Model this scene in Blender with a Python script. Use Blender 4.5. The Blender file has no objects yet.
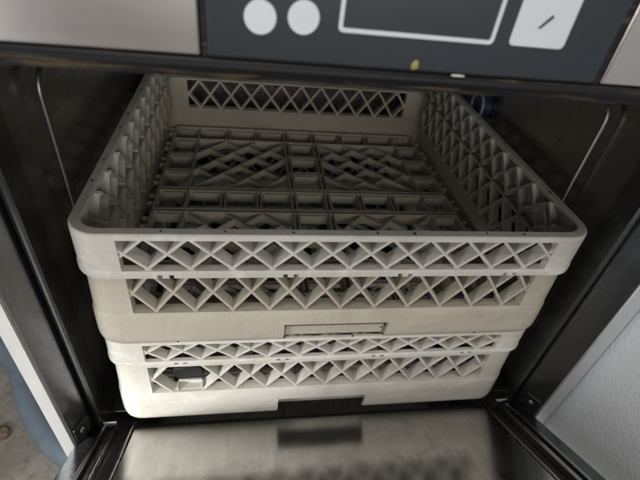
import bpy, bmesh, math, random
from mathutils import Vector, Matrix, Euler
random.seed(7)
S = bpy.context.scene
COL = S.collection
R = math.radians

# ------------------------------------------------------------------ materials
def mat(name):
    m = bpy.data.materials.new(name); m.use_nodes = True
    nt = m.node_tree; b = nt.nodes['Principled BSDF']
    return m, nt, b
def N(nt, t, **kw):
    n = nt.nodes.new(t)
    for k, v in kw.items():
        if k in n.inputs: n.inputs[k].default_value = v
        else: setattr(n, k, v)
    return n
def coords(nt, scale=(1, 1, 1)):
    tc = N(nt, 'ShaderNodeTexCoord'); mp = N(nt, 'ShaderNodeMapping')
    mp.inputs['Scale'].default_value = scale
    nt.links.new(tc.outputs['Object'], mp.inputs['Vector'])
    return mp.outputs['Vector']
def noise(nt, vec, scale, detail=4, rough=.55, dist=0):
    n = N(nt, 'ShaderNodeTexNoise'); n.inputs['Scale'].default_value = scale
    n.inputs['Detail'].default_value = detail; n.inputs['Roughness'].default_value = rough
    n.inputs['Distortion'].default_value = dist
    nt.links.new(vec, n.inputs['Vector']); return n.outputs['Fac']
def ramp(nt, fac, stops):
    r = N(nt, 'ShaderNodeValToRGB'); e = r.color_ramp.elements
    while len(e) < len(stops): e.new(.5)
    for k, (p, c) in enumerate(stops):
        e[k].position = p; e[k].color = (*c, 1) if len(c) == 3 else c
    nt.links.new(fac, r.inputs['Fac']); return r.outputs['Color']
def mix(nt, fac, a, b, blend='MIX'):
    m = N(nt, 'ShaderNodeMix', data_type='RGBA', blend_type=blend)
    for sock, v in ((m.inputs[0], fac), (m.inputs[6], a), (m.inputs[7], b)):
        if isinstance(v, (int, float)): sock.default_value = v
        elif isinstance(v, tuple): sock.default_value = (*v, 1)
        else: nt.links.new(v, sock)
    return m.outputs[2]
def bump(nt, b, height, strength, dist):
    bn = N(nt, 'ShaderNodeBump'); bn.inputs['Strength'].default_value = strength
    bn.inputs['Distance'].default_value = dist
    nt.links.new(height, bn.inputs['Height']); nt.links.new(bn.outputs['Normal'], b.inputs['Normal'])
def g(v): return (v, v, v)

def plastic(name, base, stain, wear, dirt=.5, wear_lo=.54):
    m, nt, b = mat(name)
    v = coords(nt)
    c = mix(nt, ramp(nt, noise(nt, v, 9, 5, .6, .4), [(.36, g(0)), (.72, g(dirt))]), base, stain)
    c = mix(nt, ramp(nt, noise(nt, v, 42, 6, .7), [(wear_lo, g(0)), (wear_lo + .14, g(.55))]), c, wear)
    c = mix(nt, ramp(nt, noise(nt, coords(nt, (1, 1, 1.7)), 5.5, 7, .68, 1.2), [(.47, g(0)), (.70, g(.55))]), c, tuple(x * .70 for x in stain))
    # dark specks and grime dots
    c = mix(nt, ramp(nt, noise(nt, v, 210, 2, .5), [(.68, g(0)), (.76, g(.45))]), c, tuple(x * .45 for x in base))
    # fine drawn scratches down the wall
    vs = coords(nt, (900, 900, 26))
    c = mix(nt, ramp(nt, noise(nt, vs, 1, 3, .6), [(.5, g(0)), (.78, g(.30))]), c, wear)
    nt.links.new(c, b.inputs['Base Color'])
    rr = ramp(nt, noise(nt, v, 30, 4), [(.3, g(.42)), (.75, g(.68))]); nt.links.new(rr, b.inputs['Roughness'])
    b.inputs['Specular IOR Level'].default_value = .4
    bump(nt, b, mix(nt, .5, noise(nt, v, 420, 4, .6), noise(nt, v, 35, 3)), .35, .0008)
    return m
M_GREY = plastic('pale grey polypropylene', (.555, .528, .478), (.43, .40, .345), (.76, .75, .73), .55)
M_BEIGE = plastic('beige polypropylene', (.50, .458, .375), (.40, .355, .275), (.72, .69, .62), .6, .63)
M_LOWX = plastic('off white polypropylene', (.62, .595, .535), (.47, .435, .37), (.80, .79, .76), .55)
M_LOW = plastic('warm white polypropylene', (.655, .63, .57), (.48, .445, .375), (.80, .78, .74), .65)

def steel(name, base=(.56, .555, .55), r0=.18, r1=.36, brush=(6, 400, 400), streak=.25, spots=.3, bstr=.05):
    m, nt, b = mat(name)
    b.inputs['Metallic'].default_value = 1
    v = coords(nt); vb = coords(nt, brush)
    br = noise(nt, vb, 1, 4, .6)
    c = mix(nt, ramp(nt, br, [(.3, g(0)), (.8, g(streak))]), base, tuple(x * .55 for x in base))
    sp = noise(nt, v, 22, 6, .65, .6)
    c = mix(nt, ramp(nt, sp, [(.5, g(0)), (.74, g(spots))]), c, tuple(x * .6 for x in base))
    nt.links.new(c, b.inputs['Base Color'])
    rr = mix(nt, .5, ramp(nt, sp, [(.3, g(r0)), (.75, g(r1))]), ramp(nt, br, [(.25, g(r0)), (.8, g(r1))]))
    nt.links.new(rr, b.inputs['Roughness'])
    bump(nt, b, mix(nt, .75, br, sp), bstr, .001)
    return m
M_STEEL = steel('brushed stainless', brush=(6, 300, 300), r0=.22, r1=.42)
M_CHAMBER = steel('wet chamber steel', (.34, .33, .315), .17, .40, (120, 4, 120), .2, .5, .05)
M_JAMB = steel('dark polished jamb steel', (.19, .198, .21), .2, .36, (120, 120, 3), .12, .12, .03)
M_FASCIA = steel('satin fascia steel', (.56, .52, .50), .30, .38, (3, 90, 90), .03, .15, .006)
M_STRIP = steel('satin edge steel', (.80, .80, .80), .38, .55, (120, 120, 3), .1, .15, .02)
M_DOOR = steel('polished door liner steel', (.61, .595, .57), .11, .32, (220, 9, 9), .35, .7, .06)
M_LIP = steel('door lip steel', (.52, .51, .49), .2, .35, (160, 8, 8), .2, .3)
M_WIRE = steel('dull steel wire', (.24, .24, .24), .38, .5, (50, 50, 50), .1, .3)

def simple(name, col, rough=.5, var=.25, scale=60, bstr=.1, metallic=0, spec=.5):
    m, nt, b = mat(name); v = coords(nt)
    n = noise(nt, v, scale, 5, .6)
    nt.links.new(mix(nt, ramp(nt, n, [(.35, g(0)), (.75, g(1))]), col, tuple(x * (1 - var) for x in col)), b.inputs['Base Color'])
    nt.links.new(ramp(nt, n, [(.3, g(rough * .85)), (.75, g(min(1, rough * 1.2)))]), b.inputs['Roughness'])
    b.inputs['Metallic'].default_value = metallic; b.inputs['Specular IOR Level'].default_value = spec
    bump(nt, b, n, bstr, .0006)
    return m
M_GLASS = simple('dark slate control film', (.018, .024, .033), .4, .35, 25, .05)
M_TRIM = None
def trim_mat():
    m, nt, b = mat('black worn trim'); v = coords(nt, (12, 120, 120))
    n = noise(nt, v, 1, 6, .7)
    c = mix(nt, ramp(nt, n, [(.55, g(0)), (.68, g(.85))]), (.008, .008, .009), (.12, .085, .045))
    nt.links.new(c, b.inputs['Base Color']); b.inputs['Roughness'].default_value = .5; b.inputs['Specular IOR Level'].default_value = .25
    bump(nt, b, n, .2, .0006); return m
M_TRIM = trim_mat()
M_WHITE = simple('white printed ink', (.66, .69, .715), .35, .06, 40, .03)
M_INK = simple('black printed ink', (.02, .02, .022), .4, .1)
M_RUBBER = simple('black rubber', (.012, .012, .013), .42, .3, 90, .2)
M_BLACK = simple('black bracket plastic', (.015, .015, .017), .35, .3, 60)
M_YELLOW = simple('yellow residue', (.42, .34, .10), .6, .4, 300)
M_CHIP = simple('cream chip', (.62, .58, .50), .6, .3, 300)
M_BLUE = simple('blue plastic', (.02, .035, .06), .35, .25, 40)
M_PALEBLUE = simple('pale blue plastic', (.15, .20, .27), .35, .2, 40)
M_HOSE = simple('dusty blue hose', (.20, .25, .30), .6, .25, 30, .2)
M_BROWN = simple('brown crumb', (.20, .14, .10), .8, .4, 90, .6)
M_HOLE = simple('hole shade', (.05, .045, .035), .8, .3)  # dark colour standing in for the shade inside the rim holes

def panel_mat():
    m, nt, b = mat('white stippled laminate'); v = coords(nt)
    vo = N(nt, 'ShaderNodeTexVoronoi', feature='SMOOTH_F1'); vo.inputs['Scale'].default_value = 235; vo.inputs['Smoothness'].default_value = .6
    vj = N(nt, 'ShaderNodeVectorMath', operation='ADD'); nt.links.new(v, vj.inputs[0])
    nz = N(nt, 'ShaderNodeTexNoise'); nz.inputs['Scale'].default_value = 90; nt.links.new(v, nz.inputs['Vector'])
    sc_ = N(nt, 'ShaderNodeVectorMath', operation='SCALE'); sc_.inputs['Scale'].default_value = .006; nt.links.new(nz.outputs['Color'], sc_.inputs[0]); nt.links.new(sc_.outputs[0], vj.inputs[1])
    nt.links.new(vj.outputs[0], vo.inputs['Vector']); n1 = vo.outputs['Distance']; n2 = noise(nt, v, 7, 5, .6)
    nt.links.new(mix(nt, ramp(nt, n2, [(.35, g(0)), (.8, g(.5))]), (.74, .765, .79), (.64, .67, .70)), b.inputs['Base Color'])
    b.inputs['Roughness'].default_value = .42
    bump(nt, b, ramp(nt, n1, [(.10, g(1)), (.62, g(0))]), .30, .0009)
    return m
M_PANEL = panel_mat()
def floor_mat():
    m, nt, b = mat('kitchen floor'); v = coords(nt)
    n = noise(nt, v, 6, 6, .65, .5); n2 = noise(nt, v, 60, 4, .6)
    c = mix(nt, ramp(nt, n, [(.35, g(0)), (.65, g(1))]), (.36, .335, .29), (.20, .18, .145))
    c = mix(nt, ramp(nt, n2, [(.5, g(0)), (.7, g(.5))]), c, (.12, .10, .08))
    nt.links.new(c, b.inputs['Base Color']); b.inputs['Roughness'].default_value = .55
    bump(nt, b, n2, .3, .002); return m
M_FLOOR = floor_mat()

# ------------------------------------------------------------------ helpers
def tag(o, label=None, cat=None, group=None, kind=None):
    if label: o['label'] = label
    if cat: o['category'] = cat
    if group: o['group'] = group
    if kind: o['kind'] = kind
    return o
def root_of(o):
    p = Vector((0, 0, 0))
    while o: p += o.location; o = o.parent
    return p
def empty(name, loc):
    o = bpy.data.objects.new(name, None); o.location = loc; o.empty_display_size = .05
    COL.objects.link(o); return o
def obj(name, bm, mats, parent=None, origin=None, smooth=35, bevel=0):
    off = root_of(parent) if parent else Vector(origin or (0, 0, 0))
    bmesh.ops.recalc_face_normals(bm, faces=bm.faces)
    for v in bm.verts: v.co -= off
    me = bpy.data.meshes.new(name); bm.to_mesh(me); bm.free()
    for m in (mats if isinstance(mats, (list, tuple)) else [mats]): me.materials.append(m)
    for p in me.polygons: p.use_smooth = True
    me.set_sharp_from_angle(angle=R(smooth))
    o = bpy.data.objects.new(name, me); COL.objects.link(o)
    if parent: o.parent = parent
    else: o.location = off
    if bevel:
        b = o.modifiers.new('bevel', 'BEVEL'); b.width = bevel; b.segments = 2; b.limit_method = 'ANGLE'; b.angle_limit = R(40)
    return o
def box(bm, x0, x1, y0, y1, z0, z1, f=None, mi=0):
    f = f or (lambda p: p)
    vs = [bm.verts.new(f((x, y, z))) for x in (x0, x1) for y in (y0, y1) for z in (z0, z1)]
    for q in ((0, 1, 3, 2), (4, 6, 7, 5), (0, 4, 5, 1), (2, 3, 7, 6), (0, 2, 6, 4), (1, 5, 7, 3)):
        bm.faces.new([vs[k] for k in q]).material_index = mi
def prism(bm, poly, a0, a1, f, mi=0):
    """poly of 2D points, extruded from a0 to a1; f maps (u, v, a) to a point"""
    A = [bm.verts.new(f(u, v, a0)) for u, v in poly]; B = [bm.verts.new(f(u, v, a1)) for u, v in poly]
    n = len(poly)
    for i in range(n): bm.faces.new((A[i], A[(i + 1) % n], B[(i + 1) % n], B[i])).material_index = mi
    bm.faces.new(A).material_index = mi; bm.faces.new(B[::-1]).material_index = mi
def tube(bm, pts, r, seg=12):
    pts = [Vector(p) for p in pts]; rings = []; up = None
    for i, p in enumerate(pts):
        d = (pts[min(i + 1, len(pts) - 1)] - pts[max(i - 1, 0)]).normalized()
        if up is None: up = d.orthogonal().normalized()
        up = (up - d * up.dot(d)).normalized(); s = d.cross(up)
        rings.append([bm.verts.new(p + (up * math.cos(t) + s * math.sin(t)) * r) for t in [2 * math.pi * k / seg for k in range(seg)]])
    for a, b in zip(rings, rings[1:]):
        for k in range(seg): bm.faces.new((a[k], a[(k + 1) % seg], b[(k + 1) % seg], b[k]))
    bm.faces.new(rings[0][::-1]); bm.faces.new(rings[-1])
def spline(P, n=8):
    P = [Vector(p) for p in P]; Q = [P[0] * 2 - P[1]] + P + [P[-1] * 2 - P[-2]]; out = []
    for i in range(1, len(Q) - 2):
        for k in range(n):
            t = k / n; a, b, c, d = Q[i - 1:i + 3]
            out.append(.5 * ((2 * b) + (c - a) * t + (2 * a - 5 * b + 4 * c - d) * t * t + (3 * b - a - 3 * c + d) * t ** 3))
    return out + [P[-1]]
def rrect(x0, x1, y0, y1, r, n=6):
    out = []
    for cx, cy, a in ((x1 - r, y1 - r, 0), (x0 + r, y1 - r, 90), (x0 + r, y0 + r, 180), (x1 - r, y0 + r, 270)):
        for k in range(n + 1):
            t = R(a + 90 * k / n); out.append((cx + r * math.cos(t), cy + r * math.sin(t)))
    return out

# ------------------------------------------------------------------ the racks
HW = .257                      # half width of a rack; its front wall stands at y = 0, its back wall at y = .5
RC = .029                     # corner radius
XO = -.0028
def path(breaks):
    """points (x, y, nx, ny, side, s) round the rounded square; breaks: positions along each side where a column edge lies"""
    out = []
    bl = sorted(set(b for b in breaks if abs(b) < HW - RC))
    L = HW - RC
    for side in range(4):
        a = R(90 * side)
        def rot(x, y): return (x * math.cos(a) - y * math.sin(a), x * math.sin(a) + y * math.cos(a))
        for s in [-L] + bl + [L]:
            x, y = rot(s, -HW); nx, ny = rot(0, -1); out.append((x, y, nx, ny, side, s))
        for k in range(1, 8):
            t = R(-90 + 90 * k / 8)
            x, y = rot(L + RC * math.cos(t), -L + RC * math.sin(t)); nx, ny = rot(math.cos(t), math.sin(t))
            out.append((x, y, nx, ny, side, None))
    return out
def shell(levels, breaks, hole, ex=(0, 0)):
    """watertight wall ring. levels: (z, outer offset, inner offset) from top to bottom; hole(side, s0, s1, z0, z1) -> True where it is open"""
    bm = bmesh.new(); P = path(breaks); n = len(P); m = len(levels)
    O = [[bm.verts.new((x + nx * lo + XO, y + ny * lo + HW, z)) for (z, lo, li) in levels] for (x, y, nx, ny, sd, s) in P]
    I = [[bm.verts.new((x + nx * li + XO, y + ny * li + HW, z)) for (z, lo, li) in levels] for (x, y, nx, ny, sd, s) in P]
    zt_, zb_ = levels[0][0], levels[-1][0]
    for ring in O + I:                                              # the side walls flare a little towards the bottom
        for v in ring:
            w = min(1, max(0, (abs(v.co.x - XO) - LX) / .028)); t = (v.co.z - zt_) / (zb_ - zt_)
            v.co.x += math.copysign(w * (ex[0] + (ex[1] - ex[0]) * t), v.co.x)
    solid = [[True] * (m - 1) for _ in P]
    for i in range(n):
        a, b = P[i], P[(i + 1) % n]
        if a[5] is None or b[5] is None or a[4] != b[4]: continue
        for j in range(m - 1):
            if hole(a[4], a[5], b[5], levels[j][0], levels[j + 1][0]): solid[i][j] = False
    for i in range(n):
        k = (i + 1) % n
        for j in range(m - 1):
            if not solid[i][j]: continue
            bm.faces.new((O[i][j], O[k][j], O[k][j + 1], O[i][j + 1]))
            bm.faces.new((I[i][j], I[i][j + 1], I[k][j + 1], I[k][j]))
            if j == 0 or not solid[i][j - 1]: bm.faces.new((O[i][j], I[i][j], I[k][j], O[k][j]))
            if j == m - 2 or not solid[i][j + 1]: bm.faces.new((O[i][j + 1], O[k][j + 1], I[k][j + 1], I[i][j + 1]))
            if not solid[i - 1][j]: bm.faces.new((O[i][j], O[i][j + 1], I[i][j + 1], I[i][j]))
            if not solid[k][j]: bm.faces.new((O[k][j], I[k][j], I[k][j + 1], O[k][j + 1]))
    return bm
LX = .213                     # half length of the lattice openings
def lattice(side, zc, zt, zb, o, depth, pitch, skip=(), ex=0):
    """crossed struts filling one side's opening; each strut has draft and stands 0.4 mm off the one it crosses"""
    bm = bmesh.new(); a = R(90 * side)
    def W(s, q, z):           # s along the side, q distance in from the outer face
        x, y = s, -HW - o + q - (ex if side in (1, 3) else 0)
        return (x * math.cos(a) - y * math.sin(a) + XO, x * math.sin(a) + y * math.cos(a) + HW, z)
    slope = (zt - zb) / pitch
    for k in range(12):
        xk = (k - 5.5) * pitch
        for sg in (-1, 1):
            for half in (-1, 1):                      # the lower and the upper half of each strut
                if (k, sg, half) in skip: continue
                z0, z1 = (zb - .001, zc) if half < 0 else (zc, zt + .001)
                s0 = xk + sg * (z0 - zc) / slope; s1 = xk + sg * (z1 - zc) / slope
                lo, hi = -LX - .002, LX + .002
                t0, t1 = 0., 1.
                for lim, gt in ((lo, True), (hi, False)):
                    d = s1 - s0
                    if (min(s0, s1) < lim) if gt else (max(s0, s1) > lim):
                        t = (lim - s0) / d
                        if (s0 < lim) == gt: t0 = max(t0, t)
                        else: t1 = min(t1, t)
                if t1 - t0 < .05: continue
                A = (s0 + (s1 - s0) * t0, z0 + (z1 - z0) * t0); B = (s0 + (s1 - s0) * t1, z0 + (z1 - z0) * t1)
                dx, dz = B[0] - A[0], B[1] - A[1]; L = math.hypot(dx, dz); nx, nz = -dz / L, dx / L
                # run past the crossing a hair so the halves fuse
                e = .0006
                A = (A[0] - dx / L * e, A[1] - dz / L * e); B = (B[0] + dx / L * e, B[1] + dz / L * e)
                q0 = .0004 + (.0004 if sg > 0 else 0) + (.0001 if half > 0 else 0)
                ring = []
                for (s, z) in (A, B):
                    ring.append([bm.verts.new(W(s + nx * w, q, z + nz * w)) for (w, q) in
                                 ((-.0011, q0), (.0011, q0), (.0016, q0 + .0007), (.0020, q0 + depth), (-.0020, q0 + depth), (-.0016, q0 + .0007))])
                p, q = ring
                for j in range(6): bm.faces.new((p[j], p[(j + 1) % 6], q[(j + 1) % 6], q[j]))
                bm.faces.new(p[::-1]); bm.faces.new(q)
    return bm
stretch = []
NOTCH = (-.175, -.058, .059, .175)
def make_extender(name, label, m, top, zc, bottom, o, group, rim=.006, ex=(0, .001)):
    """open square frame: thick rim, one row of lattice, a thin lip that fits over the rack below"""
    root = tag(empty(name, (XO, HW, bottom)), label, 'rack extender', group); stretch.append(root)
    zt, zb = top - rim, bottom + (.0095 if rim > .004 else .0070)
    ri = .011 if rim > .004 else .0056
    ln = [(top, o - .0018, -ri + .0013 + o), (top - .0009, o - .0006, -ri + .0002 + o), (top - .0022, o, -ri + o), (zt, o + .0002, -ri + o),
          (zb, o + .0004, -.72 * ri + o), (zb - .0012, o + .0012, -.0046 + o), (bottom + .0052, o + .0014, -.0044 + o),
          (bottom + .0012, o + .0014, -.0044 + o), (bottom, o + .0004, -.0040 + o)]
    br = [-LX, LX]
    for x in NOTCH: br += [x - .0075, x - .003, x + .003, x + .0075]
    def hole(side, s0, s1, z0, z1):
        mid, zm = (s0 + s1) / 2, (z0 + z1) / 2
        if zb < zm < zt and abs(mid) < LX: return True
        if zm < bottom + .0052:
            for x in NOTCH:
                if .003 < abs(mid - x) < .0075: return True
        return False
    bm = shell(ln, br, hole, ex)
    # small drain dimples along the top of the rim, painted as raised dark discs
    for side in range(4):
        a = R(90 * side)
        for s in (-.175, -.058, .022, .059, .135, .175, -.12):
            x, y = s, -HW - o + .56 * ri + random.uniform(-.001, .001)
            cx, cy = x * math.cos(a) - y * math.sin(a) + XO, x * math.sin(a) + y * math.cos(a) + HW
            r = random.uniform(.0010, .0019)
            prism(bm, [(cx + r * math.cos(t), cy + r * math.sin(t)) for t in [k * math.pi / 5 for k in range(10)]],
                  top - .004, top + .0003, lambda u, v, z: (u, v, z), 1)
    obj('frame', bm, [m, M_HOLE], root, smooth=30)
    for side in range(4): obj('lattice_wall', lattice(side, zc, zt, zb, o, .0155 if rim > .004 else .0115, .038, (), ex[0] * .6), m, root, smooth=25)
    return root
def make_rack(name, label, m, top, zc, zl, bottom, o, handle_top, group, broken=False, recess=True, ex=(.0015, .0055)):
    """square basket: lattice row on top, plain band with a hand hole below, ribbed open floor"""
    root = tag(empty(name, (XO, HW, bottom)), label, 'dish rack', group); stretch.append(root)
    zt = top - .0035
    b = o + .0020                                                   # the band stands proud of the lattice wall
    ln = [(top, o - .001, o - .010), (top - .001, o, o - .011), (zt, o, o - .011), (zl, o + .0008, o - .011),
          (zl - .0022, o + .001, o - .010), (zl - .0032, b - .0006, o - .0075), (zl - .0046, b, o - .005), (handle_top, b + .0004, b - .0050),
          (bottom + .012, b + .0004, b - .0045), (bottom + .0055, b - .0006, b - .0045), (bottom + .0022, b - .0024, b - .0056), (bottom, b - .0056, b - .0080)]
    def hole(side, s0, s1, z0, z1):
        mid, zm = (s0 + s1) / 2, (z0 + z1) / 2
        if zl < zm < zt and abs(mid) < LX: return True
        return side == 0 and zm < handle_top and -.0595 < mid < .0595
    sh = shell(ln, [-LX, LX, -.0595, .0595], hole, ex)
    obj('wall', sh, m, root, smooth=30)
    for side in range(4):
        sk = ()
        if broken and side == 0: sk = {(1, 1, 1), (1, 1, -1), (1, -1, 1), (1, -1, -1)}
        lb = lattice(side, zc, zt, zl, o, .0130, .0382, sk, ex[0])
        if sk:
            c1 = (1 - 5.5) * .0382 + XO; box(lb, c1 - .022, c1 + .022, -o + .003, -o + .0125, zl - .0008, zl + .0014)
        obj('lattice_wall', lb, m, root, smooth=25)
    if recess:
        bm = bmesh.new()
        prism(bm, [(.0074, handle_top - .0098), (.0100, bottom + .0012), (.0122, bottom + .0012), (.0098, handle_top - .0098)], XO - .0572, XO + .0572, lambda u, v, a: (a, u, v))
        obj('handle_recess', bm, m, root, bevel=.0006)
        bm = bmesh.new()
        box(bm, XO + .0520, XO + .0560, .0066, .0100, handle_top - .0160, handle_top - .0115)
        obj('latch_stud', bm, M_LIP, root, bevel=.001)
    else:
        for xa, xb, za, zb_ in ((-.012, -.0098, .006, .0125), (.0008, .0036, .0058, .0135), (-.043, -.034, .0075, .0105)):
            bm = bmesh.new(); box(bm, XO + xa, XO + xb, .034, .040, bottom + za, bottom + zb_); obj('glint_stud', bm, M_LIP, root, bevel=.0006)  # added steel bits imitating the small glints inside the hand slot
    if broken:
        bm = bmesh.new()
        cx = (1 - 5.5) * .0382 + XO
        box(bm, cx - .012, cx + .0165, .0145, .0175, zl - .004, zl + .0065)
        box(bm, cx - .0125, cx - .0105, .005, .0142, zl - .001, zl + .006)
        box(bm, cx + .0165, cx + .0185, .005, .0142, zl - .001, zl + .0075)
        obj('broken_cell_backing', bm, m, root, bevel=.0006)
        bm = bmesh.new(); prism(bm, [(cx - .019, zt - 0.0330), (cx - .016, zt - 0.0230), (cx - .004, zt - 0.0220), (cx - .003, zt - 0.0180), (cx + .009, zt - 0.0180), (cx + .010, zt - 0.0230), (cx + .016, zt - 0.0240), (cx + .018, zt - 0.0430), (cx - .014, zt - 0.0440)], .017, .024, lambda u, v, a: (u, a, v))
        obj('dark_hole_fragment', bm, M_BLACK, root, bevel=.0012)  # black fragment, added to darken the hole where the crossing is missing
    # ribbed floor: nine by nine, square cells in the outer ring and the middle cross, slanted ribs in the four quarters
    bm = bmesh.new()
    z1 = bottom + .0115; z0 = z1 - .0205 if recess else bottom + .0005; H = .2375; p = .0552
    t = .0012
    def rib(x0, y0, x1, y1, za, zb, w=t):
        d = math.hypot(x1 - x0, y1 - y0); nx, ny = -(y1 - y0) / d * w, (x1 - x0) / d * w
        q = [(x0 + nx, y0 + ny), (x1 + nx, y1 + ny), (x1 - nx, y1 - ny), (x0 - nx, y0 - ny)]
        prism(bm, [(x + XO, y + HW) for x, y in q], za, zb, lambda u, v, z: (u, v, z))
    e = [(-3.5 + k) * p for k in range(8)]
    jit = lambda: random.uniform(-.0003, .0003)
    for k in (0, 3, 4, 7):                                          # long ribs both ways, doubled round the middle cross
        for dd in ((-.0035, .0035) if k in (3, 4) else (0,)):
            rib(e[k] + dd, -H, e[k] + dd, H, z0, z1 + jit(), .0013)
            rib(-H, e[k] + dd, H, e[k] + dd, z0 + .0004, z1 - .0005 + jit(), .0013)
    for v in (-H, H):                                               # rim of the floor, and tongues to the wall
        rib(v, -H - .001, v, H + .001, z0 - .0006, z1 + .0006, .0016); rib(-H - .001, v, H + .001, v, z0 - .0009, z1 + .0009, .0016)
        for k in range(9):
            s = (-4 + k) * p
            for w in (-.009, .009):
                sg = 1 if v > 0 else -1
                if abs(s + w) < .068 and v < 0:
                    rib(v, s + w, -.2490, s + w, z1 - .008, z1 - .0010, .001); continue
                rib(v, s + w, sg * .2490, s + w, z1 - .008, z1 - .0010, .001); rib(s + w, v, s + w, sg * .2490, z1 - .008, z1 - .0012, .001)
    cells = [(i, j) for i in range(9) for j in range(9)]
    def cx(i): return (-4 + i) * p
    for k in (1, 2, 5, 6):                                          # cross pieces of the outer ring and the middle cross, doubled
        for a0, a1 in ((-H, e[0]), (e[3], e[4]), (e[7], H)):
            for dd in (-.0032, .0032):
                rib(e[k] + dd, a0, e[k] + dd, a1, z0 + .0008, z1 - .001 + jit(), .001)
                rib(a0, e[k] + dd, a1, e[k] + dd, z0 + .0011, z1 - .0014 + jit(), .001)
    for i, j in cells:                                              # sloped inner ledge in each square cell
        if (i in (0, 8) or i == 4 or j in (0, 8) or j == 4):
            x, y = cx(i), cx(j)
            if abs(x) > .2: x = math.copysign(.2155, x)
            if abs(y) > .2: y = math.copysign(.2155, y)
            w = .0155 if abs(cx(i)) > .2 else .020
            hh = .0155 if abs(cx(j)) > .2 else .020
            rib(x - w, y + hh, x + w, y + hh, z0 + .002, z1 - .003, .0009)
            rib(x - w, y - hh, x + w, y - hh, z0 + .002, z1 - .006, .0009)
    for qx in (-1, 1):                                              # slanted quarters: long diagonals with staggered short ones
        for qy in (-1, 1):
            x0, x1 = (e[0], e[3]) if qx < 0 else (e[4], e[7]); y0, y1 = (e[0], e[3]) if qy < 0 else (e[4], e[7])
            S3 = 3 * p; sl = -qx * qy if False else (1 if qx * qy < 0 else -1)
            for c in range(-2, 3):
                # line v = u + c*p in local quarter coordinates (0..3p), mirrored by sl
                u0, u1 = max(0, -c * p), min(S3, S3 - c * p)
                if u1 - u0 < .01: continue
                def loc(u, v): return (x0 + (u if sl > 0 else S3 - u), y0 + v)
                A, B = loc(u0, u0 + c * p), loc(u1, u1 + c * p)
                rib(*A, *B, z1 - .0145, z1 - .0018 + jit(), .0011)
                n = int((u1 - u0) / (p * .5))
                for kk in range(n):
                    u = u0 + (kk + .35 + .5 * (c % 2)) * p * .5; v = u + c * p
                    if u > u1: continue
                    if u - p * .5 < 0 or v + p * .5 > S3: continue
                    A, B = loc(u, v), loc(u - p * .5, v + p * .5)
                    rib(*A, *B, z1 - .0142, z1 - .0022 + jit(), .001)
    obj('floor_grid', bm, m, root, smooth=20)
    return root
GX, GR = 'pale open frames stacked on the racks', 'dish racks stacked in the dishwasher'
make_rack('dish_rack', 'beige lattice dish rack right under the grey top frame with a handle slot', M_BEIGE,
          -.0485, -.0770, -.1040, -.1542, -.0042, -.1262, GR)
make_extender('rack_extender', 'pale grey lattice frame topmost in the stack, its thick worn rim fully visible', M_GREY, 0, -.0225, -.0515, 0, GX)
make_rack('dish_rack', 'whitish dish rack at the bottom of the stack with one lattice crossing broken out', M_LOW,
          -.1950, -.2240, -.2495, -.3100, -.0042, -.2755, GR, broken=True, recess=False)
make_extender('rack_extender', 'off white lattice frame squeezed between the beige rack and the lowest rack', M_LOWX, -.1550, -.1715, -.1940, -.0042, GX, .0030, (.004, .005))

for o in stretch: o.location.y = HW * 1.045; o.scale = (1, 1.045, 1)      # a rack is slightly deeper than wide

# ------------------------------------------------------------------ the dishwasher
DW = tag(empty('dishwasher', (0, .3, -.75)), 'stainless steel front loading dishwasher standing open with a stack of plastic racks inside', 'dishwasher')
XL, XR = -.283, .2765         # inner edges of the door opening
XJL, XJR = -.305, .304        # where jamb and front strip meet
XSL, XSR = -.3215, .3285      # outer edge of the front strips
# chamber: five sheets of dark steel, open to the front
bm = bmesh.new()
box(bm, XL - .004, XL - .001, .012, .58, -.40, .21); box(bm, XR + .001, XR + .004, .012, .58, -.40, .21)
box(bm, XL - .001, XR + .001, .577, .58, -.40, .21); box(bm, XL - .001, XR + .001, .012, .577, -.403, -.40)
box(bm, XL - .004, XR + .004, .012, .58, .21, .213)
obj('chamber', bm, M_CHAMBER, DW)
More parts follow.
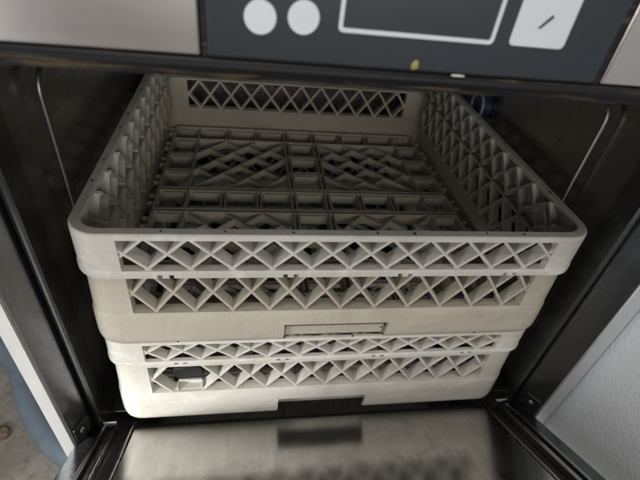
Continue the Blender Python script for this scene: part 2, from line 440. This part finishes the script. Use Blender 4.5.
# jambs: a vertical profile with a bead, a seal groove and a slanting face
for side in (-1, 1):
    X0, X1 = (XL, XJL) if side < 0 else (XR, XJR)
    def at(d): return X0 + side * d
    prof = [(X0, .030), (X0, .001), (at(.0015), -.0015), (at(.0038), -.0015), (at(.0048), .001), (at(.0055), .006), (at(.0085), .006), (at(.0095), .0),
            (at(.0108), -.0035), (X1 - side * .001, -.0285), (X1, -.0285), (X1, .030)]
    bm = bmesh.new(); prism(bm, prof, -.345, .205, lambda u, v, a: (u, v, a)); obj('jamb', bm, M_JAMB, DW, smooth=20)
    xa, xb = (XJL, XSL) if side < 0 else (XJR, XSR)
    bm = bmesh.new(); prism(bm, [(xa, .03), (xa, -.029), (xa + side * .0015, -.0305), (xb - side * .002, -.0305), (xb, -.0285), (xb, .03)], -.75, .205, lambda u, v, a: (u, v, a))
    obj('front_strip', bm, M_STRIP, DW, smooth=20)
    bm = bmesh.new(); prism(bm, [(at(.0058), .0058), (at(.0058), .0015), (at(.0070), .0005), (at(.0082), .0015), (at(.0082), .0058)], -.335, .203, lambda u, v, a: (u, v, a))
    obj('seal', bm, M_RUBBER, DW)
    # black hinge bracket on the jamb face, with a screw
    d = Vector((X1 - at(.0108), -.0285 + .0035, 0)); L = d.length; d /= L; nrm = Vector((-side * abs(d.y), -abs(d.x), 0))
    o0 = Vector((at(.0108), -.0035, 0))
    def J(s, h, z): return tuple(o0 + d * s + nrm * h + Vector((0, 0, z)))
    bm = bmesh.new(); prism(bm, rrect(.004, L - .002, -.296, -.272, .003), .0003, .0035, lambda u, v, a: J(u, a, v))
    br = obj('hinge_bracket', bm, M_BLACK, DW, bevel=.0006)
    bm = bmesh.new(); prism(bm, [(.016 + .0035 * math.cos(k * math.pi / 8), -.283 + .0035 * math.sin(k * math.pi / 8)) for k in range(16)], .0035, .0055, lambda u, v, a: J(u, a, v))
    obj('screw', bm, M_LIP, br, bevel=.0008)
    # guide rod up the chamber wall, bent into the wall at the top
    xr = XL + .0085 if side < 0 else XR - .0085
    yr = .077 if side < 0 else .085
    top = .105
    pts = [(xr, yr, -.385), (xr, yr, 0), (xr, yr, top - .02)] + [(xr - 0 * side, yr + .012 * (1 - math.cos(t)), top - .02 + .02 * math.sin(t)) for t in [k * math.pi / 10 for k in range(1, 6)]] + \
          [(xr + side * .004, yr + .022, top + .004), (xr + side * .0085, yr + .03, top + .006)]
    bm = bmesh.new(); tube(bm, pts, .0021); obj('guide_rod', bm, M_WIRE, DW)
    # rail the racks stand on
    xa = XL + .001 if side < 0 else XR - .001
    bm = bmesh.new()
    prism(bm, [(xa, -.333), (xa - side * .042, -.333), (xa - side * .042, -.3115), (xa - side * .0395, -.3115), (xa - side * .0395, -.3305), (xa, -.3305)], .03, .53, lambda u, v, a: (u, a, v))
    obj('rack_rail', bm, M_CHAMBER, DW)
# outer cabinet
bm = bmesh.new()
box(bm, XSL + .0004, XSL + .002, .031, .62, -.75, .30); box(bm, XSR - .002, XSR - .0004, .031, .62, -.75, .30)
box(bm, XSL + .002, XSR - .002, .618, .62, -.75, .30); box(bm, XSL + .0004, XSR - .0004, -.03, .62, .30, .302)
box(bm, XJL + .0005, XJR - .0005, .031, .033, -.75, -.43)
obj('cabinet', bm, M_STEEL, DW)
# blue ringed wash arm cap, on the right wall far back
def ring_pts(c, r, n=24): return [(c[0], c[1] + r * math.cos(t), c[2] + r * math.sin(t)) for t in [k * 2 * math.pi / n for k in range(n + 1)]]
CC = (XR - .016, .335, .004)
bm = bmesh.new(); prism(bm, [(CC[1] + 0.019 * math.cos(t), CC[2] + 0.019 * math.sin(t)) for t in [k * math.pi / 12 for k in range(24)]], XR + .0005, CC[0], lambda u, v, a: (a, u, v))
cap = obj('wash_arm_cap', bm, M_BLUE, DW, bevel=.001)
bm = bmesh.new(); tube(bm, ring_pts(CC, .0190), .0026, 10); obj('cap_ring', bm, M_PALEBLUE, cap)

# control panel across the top
PY = -.06                     # its front face
def tilt(x, z, y): return (x, y, z)
bm = bmesh.new(); prism(bm, [(-.1272, .1705), (.1132, .1705), (.1132, .36), (-.1272, .36)], -.026, PY + .0012, tilt)
pan = obj('control_panel', bm, M_TRIM, DW, bevel=.0008)
for xa, xb in ((-.34, -.1275), (.1135, .34)):
    bm = bmesh.new(); box(bm, xa, xb, PY, -.025, .1715, .36); obj('fascia', bm, M_FASCIA, pan, bevel=.0012)
bm = bmesh.new(); prism(bm, rrect(-.1235, .1075, .1725, .358, .0012, 3), PY + .0011, PY - .0006, tilt)
gl = obj('control_film', bm, M_GLASS, pan, bevel=.0004)
# black trim under the fascia, rolled lower edge, going back to the chamber
bm = bmesh.new()
prism(bm, [(PY - .0008, .1702), (PY + .002, .1712), (-.024, .1712), (-.010, .1722), (.012, .1722), (.012, .168), (-.008, .1655), (-.030, .1610), (PY + .0105, .1594), (PY + .0085, .1584), (PY + .006, .1582), (PY + .004, .1590), (PY + .0032, .1626), (PY + .0008, .1632), (PY - .0014, .1648), (PY - .0020, .1672)], -.34, .34, lambda u, v, a: (a, u, v))
obj('trim_strip', bm, M_TRIM, pan, smooth=50)
bm = bmesh.new(); box(bm, -.34, .34, PY + .0115, PY + .0145, .1578, .1593); obj('drip_edge', bm, M_TRIM, pan, bevel=.0005)
def disc(bm, x, z, r, y0, y1, n=32): prism(bm, [(x + r * math.cos(t), z + r * math.sin(t)) for t in [2 * math.pi * k / n for k in range(n)]], y0, y1, tilt)
F0, F1 = PY - .0005, PY - .0013
for x, z in ((-.0965, .1932), (-.0742, .1948)):
    bm = bmesh.new(); disc(bm, x, z, .0083, F0, F1); bt = obj('button', bm, M_WHITE, pan, bevel=.0003)
# display outline
bm = bmesh.new()
o_ = rrect(-.0555, .0335, .1895, .238, .0028, 5); i_ = rrect(-.0533, .0313, .1917, .2358, .0012, 5)
def ringprism(bm, o_, i_, y0, y1):
    n = len(o_); V = [[bm.verts.new((u, y, v)) for u, v in P] for y in (y0, y1) for P in (o_, i_)]
    for k in range(n):
        j = (k + 1) % n
        bm.faces.new((V[0][k], V[0][j], V[1][j], V[1][k])); bm.faces.new((V[2][k], V[3][k], V[3][j], V[2][j]))
        bm.faces.new((V[0][k], V[2][k], V[2][j], V[0][j])); bm.faces.new((V[1][k], V[1][j], V[3][j], V[3][k]))
ringprism(bm, o_, i_, F0, F1); obj('display_outline', bm, M_WHITE, pan)
bm = bmesh.new(); prism(bm, rrect(.0428, .0772, .1900, .2235, .0028, 5), F0, F1, tilt); obj('mode_tile', bm, M_WHITE, pan, bevel=.0003)
bm = bmesh.new()
prism(bm, [(.0568, .2003), (.0582, .2000), (.0640, .2062), (.0628, .2073)], F1 - .0004, F1 + .0002, tilt); obj('printed_mark', bm, M_INK, pan)
# dried dirt on the film
bm = bmesh.new(); bmesh.ops.create_icosphere(bm, subdivisions=2, radius=1, matrix=Matrix.Translation((-.0085, PY - .0006, .1752)) @ Matrix.Diagonal((.0022, .0008, .0024, 1)))
for v in bm.verts: v.co += Vector((random.uniform(-1, 1) * .0006, 0, random.uniform(-1, 1) * .0007))
obj('dried_yellow_spot', bm, M_YELLOW, pan)
bm = bmesh.new(); bmesh.ops.create_icosphere(bm, subdivisions=2, radius=1, matrix=Matrix.Translation((.0185, PY - .0012, .1712)) @ Matrix.Diagonal((.0044, .0007, .0008, 1)))
for v in bm.verts: v.co += Vector((random.uniform(-1, 1) * .0003, 0, random.uniform(-1, 1) * .0002))
obj('chipped_edge', bm, M_CHIP, pan)

# door, hinged at the bottom and hanging half open: it rises 30 degrees towards the viewer
TH = R(30); HY, HZ = .010, -.3222
def D(x, u, h): return (x, HY - u * math.cos(TH) + h * math.sin(TH), HZ + u * math.sin(TH) + h * math.cos(TH))
UL = .44
bm = bmesh.new()
def dbox(bm, x0, x1, u0, u1, h0, h1): box(bm, x0, x1, u0, u1, h0, h1, lambda p: D(*p))
dbox(bm, -.3085, .3105, .004, UL, -.045, -.0125)
door = obj('door', bm, M_STEEL, DW, bevel=.001)
bm = bmesh.new(); dbox(bm, -.2450, .2400, .0045, .0165, -.012, -.0035); obj('gap_shade_strip', bm, M_RUBBER, door, bevel=.001)  # black strip over the door edge, standing in for the shaded gap
bm = bmesh.new(); dbox(bm, -.2450, .2400, .017, UL - .03, -.012, 0); obj('door_liner', bm, M_DOOR, door, bevel=.0012)
for s in (-1, 1):
    e0 = -.2455 if s < 0 else .2405
    def q(a, b): return (min(e0 + s * a, e0 + s * b), max(e0 + s * a, e0 + s * b))
    bm = bmesh.new(); dbox(bm, *q(.0002, .0035), .004, UL - .03, -.012, .0015); obj('liner_edge', bm, M_LIP, door, bevel=.0008)
    bm = bmesh.new(); dbox(bm, *q(.0045, .0215), .006, UL - .03, -.012, -.008); obj('dark_channel', bm, M_RUBBER, door)  # black colour stands in for the dark chamber mirrored along the liner
    bm = bmesh.new(); dbox(bm, *q(.0225, .0285), .002, UL - .02, -.012, .0018); obj('edge_lip', bm, M_LIP, door, bevel=.001)
    bm = bmesh.new(); dbox(bm, *q(.0300, .0350), .010, UL - .02, -.012, -.0065); obj('groove_strip', bm, M_RUBBER, door)
    bm = bmesh.new(); dbox(bm, *q(.0362, .0405), .006, UL - .01, -.012, .0012); obj('edge_lip', bm, M_LIP, door, bevel=.001)
    bm = bmesh.new(); dbox(bm, *q(.0415, .0625), .012, UL, -.0124, -.004); obj('outer_flange', bm, M_JAMB, door, bevel=.001)
    bm = bmesh.new()
    x = e0 + s * .031
    tube(bm, [D(x - .007, .004, .001), D(x + .007, .004, .001)], .0042, 14); obj('hinge_pin', bm, M_LIP, door)

# ------------------------------------------------------------------ what stands round it
bm = bmesh.new(); prism(bm, [(-4, -4), (4, -4), (4, 4), (-4, 4)], -.77, -.75, lambda u, v, a: (u, v, a))
fl = obj('floor', bm, M_FLOOR); tag(fl, kind='structure')
bm = bmesh.new(); box(bm, .3345, .42, -.70, .55, -.745, .62)
tag(obj('side_panel', bm, M_PANEL, None, (.377, -.1, -.745), bevel=.002), 'white stippled panel standing upright against the right side of the open dishwasher', 'panel')
bm = bmesh.new()
tube(bm, spline([(-.95, .62, -.722), (-.78, .50, -.722), (-.655, .40, -.722), (-.60, .31, -.722), (-.545, .235, -.722), (-.475, .17, -.722), (-.36, .12, -.722), (-.20, -.05, -.722)]), .027, 18)
tag(obj('hose', bm, M_HOSE, None, (-.5, .2, -.75)), 'thick dull blue hose lying on the floor left of the dishwasher', 'hose')
bm = bmesh.new(); bmesh.ops.create_icosphere(bm, subdivisions=3, radius=1, matrix=Matrix.Translation((-.632, .232, -.742)) @ Matrix.Diagonal((.020, .016, .010, 1)))
for v in bm.verts: v.co += Vector([random.uniform(-1, 1) * .0022 for _ in range(3)])
for v in bm.verts: v.co.z = max(v.co.z, -.7498)
tag(obj('crumb', bm, M_BROWN, None, (-.632, .232, -.75)), 'small brown crumb on the dirty floor beside the blue hose', 'debris')

# ------------------------------------------------------------------ light
def area(name, loc, target, size, energy, col, size_y=None):
    l = bpy.data.lights.new(name, 'AREA'); l.energy = energy; l.color = col; l.size = size
    if size_y: l.shape = 'RECTANGLE'; l.size_y = size_y
    o = bpy.data.objects.new(name, l); COL.objects.link(o); o.location = loc
    o.rotation_euler = (Vector(target) - Vector(loc)).to_track_quat('-Z', 'Y').to_euler()
    return o
area('window_light', (-.95, -.62, -.06), (-.2, 0, -.2), .36, 4.6, (.98, .99, 1.0), .20)
gleam = area('added_gleam', (-.93, -.60, -.06), (-.27, 0, -.345),   .22, .52, (1.0, .995, .98), .14); gleam.data.spread = R(30)  # added narrow beam without a real source, brightens the bottom rack's left end
patch = area('added_floor_beam', (-1.1, -.9, .9), (-.80, -.60, -.75), .3, 7.5, (.86, .93, 1.0), .3); patch.data.spread = R(42)  # added beam on the unseen floor, so the left strip reflects brightness
area('room_light', (.25, -1.7, .42), (0, 0, -.1), 1.4, 14.0, (1.0, .98, .95), .55)
area('ceiling_light', (-.35, -.50, 1.7), (-.15, -.1, -.2), .9, 13, (1.0, .98, .95), .6)
W = bpy.data.worlds.new('World'); S.world = W; W.use_nodes = True
wn = W.node_tree; tc = N(wn, 'ShaderNodeTexCoord'); sx = N(wn, 'ShaderNodeSeparateXYZ'); wn.links.new(tc.outputs['Generated'], sx.inputs[0])
wr = N(wn, 'ShaderNodeMapRange'); wr.inputs['From Min'].default_value = -1; wr.inputs['From Max'].default_value = .4
wr.inputs['To Min'].default_value = .08; wr.inputs['To Max'].default_value = .02
wn.links.new(sx.outputs['Y'], wr.inputs['Value'])
wn.nodes['Background'].inputs[0].default_value = (.95, .93, .92, 1)
wn.links.new(wr.outputs['Result'], wn.nodes['Background'].inputs[1])

# ------------------------------------------------------------------ camera
cd = bpy.data.cameras.new('camera'); cam = bpy.data.objects.new('camera', cd); COL.objects.link(cam)
cam.location = (-.1018, -.3068, .2479); cam.rotation_euler = (.8896, -.1072, -.1227)
cd.sensor_fit = 'HORIZONTAL'; cd.sensor_width = 36; cd.lens = 435.33 / 640 * 36
cd.clip_start = .01; cd.clip_end = 50
cd.dof.use_dof = True; cd.dof.focus_distance = .46; cd.dof.aperture_fstop = 7.0
S.camera = cam
S.view_settings.view_transform = 'Standard'; S.view_settings.look = 'None'
S.view_settings.exposure = 0; S.view_settings.gamma = 1
